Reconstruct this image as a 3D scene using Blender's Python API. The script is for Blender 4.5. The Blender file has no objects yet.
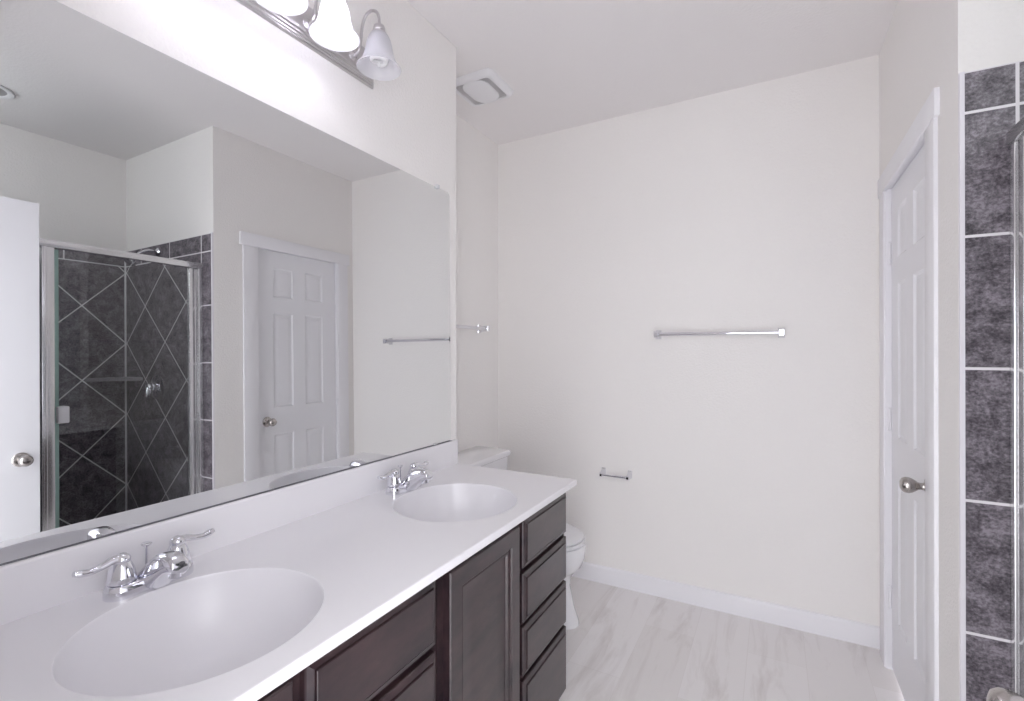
import bpy, bmesh, math
from mathutils import Vector, Matrix
PI = math.pi
S = bpy.context.scene
COL = S.collection

# ------------------------------------------------------------------ camera, world, exposure
cam_data = bpy.data.cameras.new('camera')
cam = bpy.data.objects.new('camera', cam_data)
COL.objects.link(cam)
cam.location = (1.2596, 0.0, 1.3671)
cam.rotation_euler = (math.radians(90.127), 0.0, math.radians(28.593))
cam_data.sensor_fit = 'HORIZONTAL'
cam_data.sensor_width = 36.0
cam_data.lens = 481.63 * 36.0 / 1024.0
cam_data.clip_start = 0.01
S.camera = cam

world = bpy.data.worlds.new('daylight')
S.world = world
world.use_nodes = True
WB = world.node_tree.nodes['Background']
WB.inputs[0].default_value = (0.95, 0.957, 1.0, 1)
WB.inputs[1].default_value = 6.2

# the entry doorway lets the daylight in: a portal only guides sampling, it emits nothing itself
for nm, sx, sy, at in (('doorway_portal', 0.715, 2.05, (1.1975, -0.035, 1.025)), ('fill_window_portal', 0.68, 0.50, (2.24, 0.335, 2.40))):  # second portal sits at the window added to fill the shower
    pl = bpy.data.lights.new(nm, 'AREA')
    pl.shape = 'RECTANGLE'
    pl.size, pl.size_y = sx, sy
    pl.cycles.is_portal = True
    po = bpy.data.objects.new(nm, pl)
    COL.objects.link(po)
    po.location = at
    po.rotation_euler = (math.radians(90), 0, 0)

BULB_STRENGTH = 19.0

S.view_settings.view_transform = 'Standard'
S.view_settings.look = 'None'
S.view_settings.exposure = 0.06
S.view_settings.gamma = 1.0
S.view_settings.use_curve_mapping = False
S.cycles.max_bounces = 20
S.cycles.diffuse_bounces = 14
S.cycles.glossy_bounces = 8
S.cycles.transmission_bounces = 10
S.cycles.transparent_max_bounces = 20
S.cycles.caustics_reflective = True
S.cycles.caustics_refractive = False
S.cycles.sample_clamp_indirect = 6.0
S.cycles.use_denoising = True

# ------------------------------------------------------------------ dimensions
CEIL = 2.74
YN, YV, YF = 0.09, 1.788, 2.764          # entry wall face, end of vanity wall, far wall
XA, XR, XB = -0.353, 1.686, 2.72         # alcove wall, right wall, shower back wall
YS, YSN = 1.68, 0.44                     # shower end wall, shower near wall
ZC, DC, YC = 0.868, 0.581, 1.772                    # counter height and depth


# ------------------------------------------------------------------ materials
def new_mat(name):
    m = bpy.data.materials.new(name)
    m.use_nodes = True
    return m, m.node_tree.nodes, m.node_tree.links, m.node_tree.nodes['Principled BSDF']


def simple(name, col, rough=0.5, metal=0.0, coat=0.0, bump=None, spec=None):
    m, N, L, P = new_mat(name)
    P.inputs['Base Color'].default_value = (*col, 1)
    P.inputs['Roughness'].default_value = rough
    P.inputs['Metallic'].default_value = metal
    if coat:
        P.inputs['Coat Weight'].default_value = coat
        P.inputs['Coat Roughness'].default_value = 0.06
    if spec is not None:
        P.inputs['Specular IOR Level'].default_value = spec
    if bump:
        scale, strength, dist = bump
        tc = N.new('ShaderNodeTexCoord')
        n = N.new('ShaderNodeTexNoise')
        n.inputs['Scale'].default_value = scale
        n.inputs['Detail'].default_value = 3.0
        b = N.new('ShaderNodeBump')
        b.inputs['Strength'].default_value = strength
        b.inputs['Distance'].default_value = dist
        L.new(tc.outputs['Object'], n.inputs['Vector'])
        L.new(n.outputs['Fac'], b.inputs['Height'])
        L.new(b.outputs['Normal'], P.inputs['Normal'])
    return m


class X:
    """small expression wrapper around math nodes"""
    nt = None

    def __init__(s, sock):
        s.s = sock

    @staticmethod
    def op(o, *a):
        n = X.nt.nodes.new('ShaderNodeMath')
        n.operation = o
        for i, v in enumerate(a):
            if isinstance(v, X):
                X.nt.links.new(v.s, n.inputs[i])
            else:
                n.inputs[i].default_value = v
        return X(n.outputs[0])

    def __add__(s, o): return X.op('ADD', s, o)
    def __sub__(s, o): return X.op('SUBTRACT', s, o)
    def __mul__(s, o): return X.op('MULTIPLY', s, o)
    def lt(s, o): return X.op('LESS_THAN', s, o)
    def gt(s, o): return X.op('GREATER_THAN', s, o)
    def mx(s, o): return X.op('MAXIMUM', s, o)
    def mn(s, o): return X.op('MINIMUM', s, o)
    def inv(s): return X.op('SUBTRACT', 1.0, s)

    def line(s, off, per):
        """distance to the nearest of the lines off + k*per"""
        return X.op('ABSOLUTE', X.op('WRAP', s - off, per / 2, -per / 2))


def tile_mat(name, axis, u_edge, u_cross, sign, u_corner):
    """slate tile: axis = running coordinate; cut border row on top, straight column
    outside u_edge, tiles laid on the diagonal inside"""
    m, N, L, P = new_mat(name)
    X.nt = m.node_tree
    tc = N.new('ShaderNodeTexCoord')
    sep = N.new('ShaderNodeSeparateXYZ')
    L.new(tc.outputs['Object'], sep.inputs[0])
    u, z = X(sep.outputs[axis]), X(sep.outputs['Z'])
    g = 0.0037
    top = z.gt(1.99)
    straight = u.lt(u_edge) if sign > 0 else u.gt(u_edge)
    diag = top.mx(straight).inv()
    p, q = (u - u_cross) + (z - 1.702), (u - u_cross) - (z - 1.702)
    per = 0.488
    gd = p.line(0.0, per).lt(g * 1.41).mx(q.line(0.0, per).lt(g * 1.41)) * diag
    gt_ = (u.line(u_edge, 0.352).lt(g)) * top
    gh = z.line(1.667, 0.344).lt(g) * straight * top.inv()
    gz = X.op('ABSOLUTE', z - 1.99).lt(g).mx(X.op('ABSOLUTE', z - 2.096).lt(g * 0.6))
    ge = X.op('ABSOLUTE', u - u_edge).lt(g)
    gc = X.op('ABSOLUTE', u - u_corner).lt(0.0045)
    grout = gd.mx(gt_).mx(gh).mx(gz).mx(ge).mx(gc)
    n1 = N.new('ShaderNodeTexNoise'); n1.inputs['Scale'].default_value = 16.0
    n1.inputs['Detail'].default_value = 9.0; n1.inputs['Roughness'].default_value = 0.68
    n1.inputs['Distortion'].default_value = 0.6
    mp = N.new('ShaderNodeMapping'); mp.inputs['Scale'].default_value = (1.0, 1.0, 1.2)
    L.new(tc.outputs['Object'], mp.inputs[0]); L.new(mp.outputs[0], n1.inputs['Vector'])
    n2 = N.new('ShaderNodeTexNoise'); n2.inputs['Scale'].default_value = 110.0
    n2.inputs['Detail'].default_value = 5.0; n2.inputs['Roughness'].default_value = 0.7
    L.new(mp.outputs[0], n2.inputs['Vector'])
    blend = X(n1.outputs['Fac']) * 0.5 + X(n2.outputs['Fac']) * 0.5
    cr = N.new('ShaderNodeValToRGB')
    cr.color_ramp.elements[0].position = 0.40
    cr.color_ramp.elements[0].color = (0.040, 0.034, 0.042, 1)
    cr.color_ramp.elements[1].position = 0.605
    cr.color_ramp.elements[1].color = (0.29, 0.262, 0.295, 1)
    e = cr.color_ramp.elements.new(0.5); e.color = (0.132, 0.116, 0.134, 1)
    L.new(blend.s, cr.inputs[0])
    mix = N.new('ShaderNodeMix'); mix.data_type = 'RGBA'
    L.new(grout.s, mix.inputs['Factor'])
    L.new(cr.outputs[0], mix.inputs[6])
    mix.inputs[7].default_value = (0.80, 0.78, 0.80, 1)
    L.new(mix.outputs[2], P.inputs['Base Color'])
    rr = grout * 0.4 + 0.38
    L.new(rr.s, P.inputs['Roughness'])
    b = N.new('ShaderNodeBump'); b.inputs['Strength'].default_value = 0.35
    b.inputs['Distance'].default_value = 0.003
    L.new((blend - grout * 0.6).s, b.inputs['Height'])
    L.new(b.outputs['Normal'], P.inputs['Normal'])
    return m


def floor_mat():
    m, N, L, P = new_mat('whitewashed_planks')
    tc = N.new('ShaderNodeTexCoord')
    sep = N.new('ShaderNodeSeparateXYZ'); L.new(tc.outputs['Object'], sep.inputs[0])
    com = N.new('ShaderNodeCombineXYZ')
    L.new(sep.outputs['Y'], com.inputs[0]); L.new(sep.outputs['X'], com.inputs[1])
    br = N.new('ShaderNodeTexBrick')
    br.offset = 0.37
    br.inputs['Scale'].default_value = 1.0
    br.inputs['Brick Width'].default_value = 1.22
    br.inputs['Row Height'].default_value = 0.23
    br.inputs['Mortar Size'].default_value = 0.0012
    br.inputs['Mortar Smooth'].default_value = 0.3
    br.inputs['Color1'].default_value = (0.77, 0.745, 0.735, 1)
    br.inputs['Color2'].default_value = (0.83, 0.81, 0.81, 1)
    br.inputs['Mortar'].default_value = (0.74, 0.71, 0.70, 1)
    L.new(com.outputs[0], br.inputs['Vector'])
    mp = N.new('ShaderNodeMapping'); mp.inputs['Scale'].default_value = (6.0, 1.1, 1.0)
    L.new(tc.outputs['Object'], mp.inputs[0])
    n = N.new('ShaderNodeTexNoise'); n.inputs['Scale'].default_value = 1.7
    n.inputs['Detail'].default_value = 7.0; n.inputs['Roughness'].default_value = 0.62
    n.inputs['Distortion'].default_value = 0.7
    L.new(mp.outputs[0], n.inputs['Vector'])
    cr = N.new('ShaderNodeValToRGB')
    cr.color_ramp.elements[0].position = 0.30; cr.color_ramp.elements[0].color = (0.72, 0.69, 0.67, 1)
    cr.color_ramp.elements[1].position = 0.50; cr.color_ramp.elements[1].color = (1, 1, 1, 1)
    L.new(n.outputs['Fac'], cr.inputs[0])
    mix = N.new('ShaderNodeMix'); mix.data_type = 'RGBA'; mix.blend_type = 'MULTIPLY'
    mix.inputs['Factor'].default_value = 0.62
    L.new(br.outputs['Color'], mix.inputs[6]); L.new(cr.outputs[0], mix.inputs[7])
    L.new(mix.outputs[2], P.inputs['Base Color'])
    P.inputs['Roughness'].default_value = 0.42
    return m


def wood_mat():
    m, N, L, P = new_mat('espresso_wood')
    tc = N.new('ShaderNodeTexCoord')
    mp = N.new('ShaderNodeMapping'); mp.inputs['Scale'].default_value = (6.0, 2.2, 6.0)
    L.new(tc.outputs['Object'], mp.inputs[0])
    n = N.new('ShaderNodeTexNoise'); n.inputs['Scale'].default_value = 3.0
    n.inputs['Detail'].default_value = 7.0; n.inputs['Roughness'].default_value = 0.6
    L.new(mp.outputs[0], n.inputs['Vector'])
    cr = N.new('ShaderNodeValToRGB')
    cr.color_ramp.elements[0].position = 0.35; cr.color_ramp.elements[0].color = (0.013, 0.007, 0.010, 1)
    cr.color_ramp.elements[1].position = 0.70; cr.color_ramp.elements[1].color = (0.046, 0.025, 0.027, 1)
    L.new(n.outputs['Fac'], cr.inputs[0])
    L.new(cr.outputs[0], P.inputs['Base Color'])
    P.inputs['Roughness'].default_value = 0.34
    P.inputs['Coat Weight'].default_value = 0.65
    P.inputs['Coat Roughness'].default_value = 0.24
    return m


def frame_mat():
    m = wood_mat()
    m.name = 'espresso_wood_uncoated'
    P = m.node_tree.nodes['Principled BSDF']
    P.inputs['Coat Weight'].default_value = 0.0
    P.inputs['Roughness'].default_value = 0.7
    P.inputs['Specular IOR Level'].default_value = 0.2
    return m


def pane_mat(name, tint):
    m, N, L, P = new_mat(name)
    N.remove(P)
    out = N['Material Output']
    t = N.new('ShaderNodeBsdfTransparent'); t.inputs[0].default_value = (*tint, 1)
    g = N.new('ShaderNodeBsdfGlossy'); g.inputs['Roughness'].default_value = 0.0
    g.inputs['Color'].default_value = (1, 1, 1, 1)
    f = N.new('ShaderNodeFresnel'); f.inputs['IOR'].default_value = 1.52
    mx = N.new('ShaderNodeMixShader')
    # both faces of the pane reflect; the sum is put on the face that is met first
    X.nt = m.node_tree
    geo = N.new('ShaderNodeNewGeometry')
    fr = X(f.outputs[0]) * X(geo.outputs['Backfacing']).inv()
    fac = X.op('DIVIDE', fr * 2.0, fr + 1.0)
    L.new(fac.s, mx.inputs[0]); L.new(t.outputs[0], mx.inputs[1]); L.new(g.outputs[0], mx.inputs[2])
    L.new(mx.outputs[0], out.inputs['Surface'])
    return m


def shade_mat():
    m, N, L, P = new_mat('frosted_shade_glass')
    N.remove(P)
    out = N['Material Output']
    tr = N.new('ShaderNodeBsdfTranslucent'); tr.inputs[0].default_value = (0.93, 0.93, 0.95, 1)
    df = N.new('ShaderNodeBsdfDiffuse'); df.inputs[0].default_value = (0.90, 0.90, 0.92, 1)
    gl = N.new('ShaderNodeBsdfGlossy'); gl.inputs['Roughness'].default_value = 0.25
    tp = N.new('ShaderNodeBsdfTransparent'); tp.inputs[0].default_value = (0.97, 0.97, 1.0, 1)
    a = N.new('ShaderNodeMixShader'); a.inputs[0].default_value = 0.5
    b = N.new('ShaderNodeMixShader'); b.inputs[0].default_value = 0.06
    c = N.new('ShaderNodeMixShader'); c.inputs[0].default_value = 0.30
    L.new(tr.outputs[0], a.inputs[1]); L.new(df.outputs[0], a.inputs[2])
    L.new(a.outputs[0], b.inputs[1]); L.new(gl.outputs[0], b.inputs[2])
    L.new(b.outputs[0], c.inputs[1]); L.new(tp.outputs[0], c.inputs[2])
    L.new(c.outputs[0], out.inputs['Surface'])
    return m


def glow_mat():
    m, N, L, P = new_mat('lit_bulb')
    P.inputs['Base Color'].default_value = (0.9, 0.9, 0.9, 1)
    P.inputs['Emission Color'].default_value = (0.925, 0.905, 1.0, 1)
    P.inputs['Emission Strength'].default_value = BULB_STRENGTH
    return m


M = dict(
    wall=simple("wall_paint", (0.86, 0.842, 0.825), 0.65, bump=(105, 0.5, 0.004), spec=0.3),
    ceiling=simple('ceiling_paint', (0.83, 0.81, 0.81), 0.8, bump=(85, 0.3, 0.004), spec=0.2),
    trim=simple('white_gloss_trim', (0.84, 0.835, 0.865), 0.32),
    door=simple('white_door_paint', (0.82, 0.82, 0.85), 0.34),
    floor=floor_mat(),
    tile_end=tile_mat('slate_tile_end', 'X', 1.797, 1.965, 1, XB - 0.012),
    tile_back=tile_mat('slate_tile_back', 'Y', 1.68 + 0.01, 1.428, -1, YS - 0.013),
    grout=simple('white_grout', (0.78, 0.76, 0.80), 0.6),
    wood=wood_mat(),
    frame=frame_mat(),
    inside=simple('dark_cabinet_inside', (0.012, 0.009, 0.010), 0.7),
    marble=simple('cultured_marble', (0.82, 0.81, 0.835), 0.20, coat=0.12),
    bowl=simple('satin_marble_bowl', (0.79, 0.78, 0.805), 0.34, coat=0.12),
    chrome=simple('chrome', (0.79, 0.79, 0.83), 0.05, 1.0),
    nickel=simple('satin_nickel', (0.50, 0.47, 0.45), 0.27, 1.0),
    brushed=simple('brushed_nickel', (0.62, 0.60, 0.61), 0.30, 1.0),
    alu=simple('bright_aluminium', (0.86, 0.86, 0.87), 0.20, 0.8),
    mirror=simple('mirror_silver', (0.80, 0.81, 0.815), 0.0, 1.0),
    ceramic=simple('white_ceramic', (0.86, 0.86, 0.885), 0.12, coat=0.4),
    plastic=simple('white_plastic', (0.80, 0.80, 0.82), 0.35),
    clear=simple('clear_clip', (0.75, 0.76, 0.78), 0.15),
    channel=simple('dark_channel', (0.13, 0.13, 0.15), 0.5),
    grey=simple('grey_grille', (0.60, 0.59, 0.60), 0.6),
    lens=simple('unlit_lens', (0.42, 0.41, 0.42), 0.45),
    pane=pane_mat('shower_glass', (0.965, 0.985, 0.98)),
    shade=shade_mat(),
    glow=glow_mat(),
    cfl=simple('unlit_bulb', (0.88, 0.88, 0.88), 0.3),
    shelf=simple('slate_shelf', (0.30, 0.285, 0.31), 0.4),
    pan=simple('shower_pan', (0.70, 0.69, 0.70), 0.35),
)


# ------------------------------------------------------------------ mesh helpers
def wloc(o):
    v = Vector((0, 0, 0))
    while o:
        v += o.location
        o = o.parent
    return v


def obj(name, bm, mat, parent=None, smooth=35, recalc=True):
    if recalc:
        bmesh.ops.recalc_face_normals(bm, faces=bm.faces)
    me = bpy.data.meshes.new(name)
    if parent is not None:
        bmesh.ops.translate(bm, verts=bm.verts, vec=-wloc(parent))
    bm.to_mesh(me)
    bm.free()
    if smooth:
        for p in me.polygons:
            p.use_smooth = True
        me.set_sharp_from_angle(angle=math.radians(smooth))
    mats = mat if isinstance(mat, (list, tuple)) else [mat]
    for k in mats:
        me.materials.append(k)
    o = bpy.data.objects.new(name, me)
    COL.objects.link(o)
    if parent is not None:
        o.parent = parent
    return o


def tag(o, label, cat=None, group=None, kind=None):
    o['label'] = label
    if cat:
        o['category'] = cat
    if group:
        o['group'] = group
    if kind:
        o['kind'] = kind
    return o


def thing(name, loc, label, cat, group=None):
    o = bpy.data.objects.new(name, None)
    o.empty_display_size = 0.1
    COL.objects.link(o)
    o.location = loc
    return tag(o, label, cat, group)


def struct(name, bm, mat, label, cat, smooth=35):
    return tag(obj(name, bm, mat, None, smooth), label, cat, None, 'structure')


def copy_tree(o, parent=None, **swap):
    c = o.copy()
    COL.objects.link(c)
    c.parent = parent
    for ch in list(o.children):
        copy_tree(ch, c)
    return c


def nb():
    return bmesh.new()


def box(bm, a, b, bev=0.0, seg=2, mi=0):
    lo = [min(p, q) for p, q in zip(a, b)]
    hi = [max(p, q) for p, q in zip(a, b)]
    t = bmesh.new()
    vs = [t.verts.new((x, y, z)) for x in (lo[0], hi[0]) for y in (lo[1], hi[1]) for z in (lo[2], hi[2])]
    for f in ((0, 1, 3, 2), (4, 6, 7, 5), (0, 4, 5, 1), (2, 3, 7, 6), (0, 2, 6, 4), (1, 5, 7, 3)):
        t.faces.new([vs[i] for i in f])
    if bev:
        bmesh.ops.bevel(t, geom=t.edges, offset=bev, segments=seg, profile=0.5, affect='EDGES')
    bmesh.ops.recalc_face_normals(t, faces=t.faces)
    merge(bm, t, mi)
    return bm


def merge(bm, t, mi=0):
    mp = {v: bm.verts.new(v.co) for v in t.verts}
    for f in t.faces:
        try:
            n = bm.faces.new([mp[v] for v in f.verts])
            n.material_index = mi or f.material_index
        except ValueError:
            pass
    t.free()


def prism(bm, pts, axis, a, b, bev=0.0, seg=2):
    """extrude a 2-D outline along an axis: 'x' -> pts are (y,z), 'y' -> (x,z), 'z' -> (x,y)"""
    mk = {'x': lambda p, t: (t, p[0], p[1]), 'y': lambda p, t: (p[0], t, p[1]), 'z': lambda p, t: (p[0], p[1], t)}[axis]
    t = bmesh.new()
    A = [t.verts.new(mk(p, a)) for p in pts]
    B = [t.verts.new(mk(p, b)) for p in pts]
    t.faces.new(A); t.faces.new(B[::-1])
    n = len(pts)
    for i in range(n):
        t.faces.new((A[i], A[(i + 1) % n], B[(i + 1) % n], B[i]))
    if bev:
        es = [e for e in t.edges if (e.verts[0] in A) == (e.verts[1] in A) and
              ((e.verts[0] in A and e.verts[1] in A) or (e.verts[0] in B and e.verts[1] in B))]
        bmesh.ops.bevel(t, geom=es, offset=bev, segments=seg, profile=0.5, affect='EDGES')
    bmesh.ops.recalc_face_normals(t, faces=t.faces)
    merge(bm, t)
    return bm


def frame_of(d):
    d = Vector(d).normalized()
    u = d.orthogonal().normalized()
    return d, u, d.cross(u)


def lathe(bm, prof, origin, axis=(0, 0, 1), seg=32, sq=None, closed=False):
    """prof = [(radius, height)], revolved around axis from origin"""
    o = Vector(origin)
    d, u, v = frame_of(axis)
    t = bmesh.new()
    rings = []
    for r, h in prof:
        if r < 1e-6:
            rings.append([t.verts.new(o + d * h)])
        else:
            rings.append([t.verts.new(o + d * h + (u * math.cos(2 * PI * k / seg) + v * math.sin(2 * PI * k / seg)) * r) for k in range(seg)])
    prs = list(zip(rings, rings[1:]))
    if closed:
        prs.append((rings[-1], rings[0]))
    for A, B in prs:
        for k in range(seg):
            k2 = (k + 1) % seg
            if len(A) == 1 and len(B) > 1:
                t.faces.new((A[0], B[k], B[k2]))
            elif len(B) == 1 and len(A) > 1:
                t.faces.new((A[k], A[k2], B[0]))
            elif len(A) > 1:
                t.faces.new((A[k], A[k2], B[k2], B[k]))
    if not closed:
        if len(rings[0]) > 1:
            t.faces.new(rings[0][::-1])
        if len(rings[-1]) > 1:
            t.faces.new(rings[-1])
    bmesh.ops.recalc_face_normals(t, faces=t.faces)
    merge(bm, t)
    return bm


def smooth_path(P, n=6):
    P = [Vector(p) for p in P]
    out = []
    for i in range(len(P) - 1):
        p0, p1, p2, p3 = P[max(i - 1, 0)], P[i], P[i + 1], P[min(i + 2, len(P) - 1)]
        for k in range(n):
            t = k / n
            out.append(0.5 * ((2 * p1) + (p2 - p0) * t + (2 * p0 - 5 * p1 + 4 * p2 - p3) * t * t + (3 * p1 - p0 - 3 * p2 + p3) * t ** 3))
    out.append(P[-1])
    return out


def tube(bm, path, r, seg=12, flat=1.0, up=None):
    """sweep a circle (or an ellipse flattened along up) along a path; r number or list"""
    P = [Vector(p) for p in path]
    n = len(P)
    R = r if isinstance(r, (list, tuple)) else [r] * n
    if len(R) != n:
        R = [R[0] + 0 * i for i in range(n)] if len(R) == 1 else [
            R[min(int(i / (n - 1) * (len(R) - 1)), len(R) - 2)] * (1 - (i / (n - 1) * (len(R) - 1) - min(int(i / (n - 1) * (len(R) - 1)), len(R) - 2)))
            + R[min(int(i / (n - 1) * (len(R) - 1)), len(R) - 2) + 1] * (i / (n - 1) * (len(R) - 1) - min(int(i / (n - 1) * (len(R) - 1)), len(R) - 2)) for i in range(n)]
    t = bmesh.new()
    prev = None
    rings = []
    for i, p in enumerate(P):
        d = (P[min(i + 1, n - 1)] - P[max(i - 1, 0)]).normalized()
        if up is not None:
            v = (Vector(up) - d * Vector(up).dot(d)).normalized()
            u = d.cross(v)
        else:
            if prev is None:
                u = d.orthogonal().normalized()
            else:
                u = (prev - d * prev.dot(d)).normalized()
            v = d.cross(u)
            prev = u
        rings.append([t.verts.new(p + (u * math.cos(2 * PI * k / seg) + v * flat * math.sin(2 * PI * k / seg)) * R[i]) for k in range(seg)])
    for A, B in zip(rings, rings[1:]):
        for k in range(seg):
            t.faces.new((A[k], A[(k + 1) % seg], B[(k + 1) % seg], B[k]))
    t.faces.new(rings[0][::-1]); t.faces.new(rings[-1])
    bmesh.ops.recalc_face_normals(t, faces=t.faces)
    merge(bm, t)
    return bm


def loft(bm, rings, cap0=True, cap1=True):
    V = [[bm.verts.new(p) for p in r] for r in rings]
    n = len(V[0])
    for A, B in zip(V, V[1:]):
        for k in range(n):
            bm.faces.new((A[k], A[(k + 1) % n], B[(k + 1) % n], B[k]))
    if cap0:
        bm.faces.new(V[0][::-1])
    if cap1:
        bm.faces.new(V[-1])
    return bm


def front(bm, mp, w, h, prof, back=0.0):
    """a moulded slab: mp(u,v,t)->world, prof = rings (inset, height) from the edge inwards"""
    rings = [[(0, 0, back), (w, 0, back), (w, h, back), (0, h, back)]]
    for ins, t in prof:
        rings.append([(ins, ins, t), (w - ins, ins, t), (w - ins, h - ins, t), (ins, h - ins, t)])
    loft(bm, [[mp(*p) for p in r] for r in rings])
    return bm


def panel_door(bm, mp, w, h, th, rects, prof):
    """six-panel slab moulded on both faces: mp(u,v,t); rects = (u0,u1,v0,v1)"""
    us = sorted({0.0, w} | {r[0] for r in rects} | {r[1] for r in rects})
    vs = sorted({0.0, h} | {r[2] for r in rects} | {r[3] for r in rects})
    for side in (0, 1):
        T = (lambda d: th - d) if side else (lambda d: d)
        cache = {}

        def V(u, v, d=0.0):
            k = (round(u, 5), round(v, 5), round(d, 5))
            if k not in cache:
                cache[k] = bm.verts.new(mp(u, v, T(d)))
            return cache[k]
        for i in range(len(us) - 1):
            for j in range(len(vs) - 1):
                u0, u1, v0, v1 = us[i], us[i + 1], vs[j], vs[j + 1]
                hit = any(r[0] <= u0 and r[1] >= u1 and r[2] <= v0 and r[3] >= v1 for r in rects)
                if not hit:
                    bm.faces.new((V(u0, v0), V(u1, v0), V(u1, v1), V(u0, v1)))
                    continue
                pr = None
                for ins, d in [(0, 0)] + prof:
                    R = [V(u0 + ins, v0 + ins, d), V(u1 - ins, v0 + ins, d), V(u1 - ins, v1 - ins, d), V(u0 + ins, v1 - ins, d)]
                    if pr:
                        for k in range(4):
                            bm.faces.new((pr[k], pr[(k + 1) % 4], R[(k + 1) % 4], R[k]))
                    pr = R
                bm.faces.new(pr)
        if side == 0:
            c0 = cache
        else:
            ring = [(u, 0) for u in us] + [(w, v) for v in vs[1:]] + [(u, h) for u in us[::-1][1:]] + [(0, v) for v in vs[::-1][1:-1]]
            k = lambda p: (round(p[0], 5), round(p[1], 5), 0.0)
            for a, b in zip(ring, ring[1:] + ring[:1]):
                bm.faces.new((c0[k(a)], c0[k(b)], cache[k(b)], cache[k(a)]))
    return bm


DOOR_PROF = [(0.004, 0.005), (0.010, 0.008), (0.018, 0.008), (0.026, 0.0055), (0.036, 0.002), (0.042, 0.0015)]


def six_panels(w, h):
    st, mid = 0.115 * w / 0.63, 0.10 * w / 0.63
    pw = (w - 2 * st - mid) / 2
    rows = ((0.24, 0.82), (1.0, 1.635), (1.74, 1.94))
    k = h / 2.05
    return [(a, a + pw, r0 * k, r1 * k) for a in (st, st + pw + mid) for r0, r1 in rows]


def knob_mesh(bm, base, d, s=1.0):
    """egg-shaped door knob on a round rose"""
    prof = [(0.0, 0.0), (0.033, 0.0), (0.033, 0.004), (0.029, 0.008), (0.014, 0.011), (0.0115, 0.016), (0.0105, 0.023),
            (0.0125, 0.030), (0.018, 0.037), (0.0235, 0.046), (0.0262, 0.055), (0.0255, 0.064), (0.021, 0.072), (0.012, 0.0765), (0.0, 0.078)]
    lathe(bm, [(r * s, h * s) for r, h in prof], base, d, 28)


# ================================================================== the setting
W = M['wall']
b = nb(); box(b, (-0.75, -1.3, -0.05), (2.95, 2.95, 0.0))
struct('floor', b, M['floor'], 'whitewashed wood plank floor of the bathroom', 'floor', 0)
b = nb(); box(b, (-0.75, -0.03, CEIL), (2.95, 2.95, CEIL + 0.08))
struct('ceiling', b, M['ceiling'], 'white textured ceiling over the whole bathroom', 'ceiling', 0)

b = nb(); box(b, (XA - 0.12, -0.03, 0), (0.0, YV, CEIL), 0.004)
struct('wall_left', b, W, 'white textured wall behind the mirror and the vanity', 'wall', 0)
b = nb(); box(b, (XA - 0.12, YV - 0.01, 0), (XA, YF + 0.12, CEIL))
struct('wall_alcove', b, W, 'shaded white wall behind the toilet', 'wall', 0)
b = nb(); box(b, (XA - 0.02, YF, 0), (XR + 0.13, YF + 0.12, CEIL))
struct('wall_back', b, W, 'wide white far wall carrying the long towel bar', 'wall', 0)
# right wall, with the closet doorway cut out
DY0, DY1, DZ = 1.962, 2.602, 2.068
b = nb()
box(b, (XR, YS, 0), (XR + 0.115, DY0 - 0.018, CEIL))
box(b, (XR, DY1 + 0.018, 0), (XR + 0.115, YF + 0.01, CEIL))
box(b, (XR, DY0 - 0.018, DZ + 0.018), (XR + 0.115, DY1 + 0.018, CEIL))
struct('wall_right', b, W, 'narrow white wall around the closet door', 'wall', 0)
b = nb(); box(b, (XR + 0.115, YS, 0), (XB + 0.12, YS + 0.10, CEIL))
struct('wall_shower_end', b, W, 'white wall above the tiles at the valve end of the shower', 'wall', 0)
b = nb(); box(b, (XB, YSN - 0.1, 0), (XB + 0.12, YS + 0.02, CEIL))
struct('wall_shower_back', b, W, 'white wall above the tiles at the back of the shower', 'wall', 0)
b = nb()
box(b, (XR, YSN - 0.10, 0), (XB, YSN, 2.15))
box(b, (XR, YSN - 0.10, 2.65), (XB, YSN, CEIL))
box(b, (XR, YSN - 0.10, 2.15), (1.90, YSN, 2.65))
box(b, (2.58, YSN - 0.10, 2.15), (XB, YSN, 2.65))
box(b, (XR, -0.03, 0), (XR + 0.12, YSN - 0.05, CEIL))
struct('wall_shower_near', b, W, 'white wall between the entry and the shower', 'wall', 0)
b = nb()
for a0, a1 in (((1.90, 2.15), (1.93, 2.65)), ((2.55, 2.15), (2.58, 2.65)), ((1.93, 2.15), (2.55, 2.18)), ((1.93, 2.62), (2.55, 2.65))):
    box(b, (a0[0], YSN - 0.08, a0[1]), (a1[0], YSN - 0.03, a1[1]), 0.004)
w1 = struct('fill_window_1', b, M['trim'], 'small high window frame added for fill light in the near end wall of the shower', 'window')  # unseen window, added to bring fill daylight into the shower
b = nb(); box(b, (1.925, YSN - 0.058, 2.175), (2.555, YSN - 0.052, 2.625))
obj('fill_window_pane', b, M['pane'], w1, 0)
EX0, EX1, EZ = 0.84, 1.560, 2.05
b = nb()
box(b, (XA - 0.1, -0.03, 0), (EX0, YN, CEIL))
box(b, (EX1, -0.03, 0), (XR + 0.12, YN, CEIL))
box(b, (EX0, -0.03, EZ), (EX1, YN, CEIL))
struct('wall_entry', b, W, 'white wall with the entry doorway', 'wall', 0)

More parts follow.
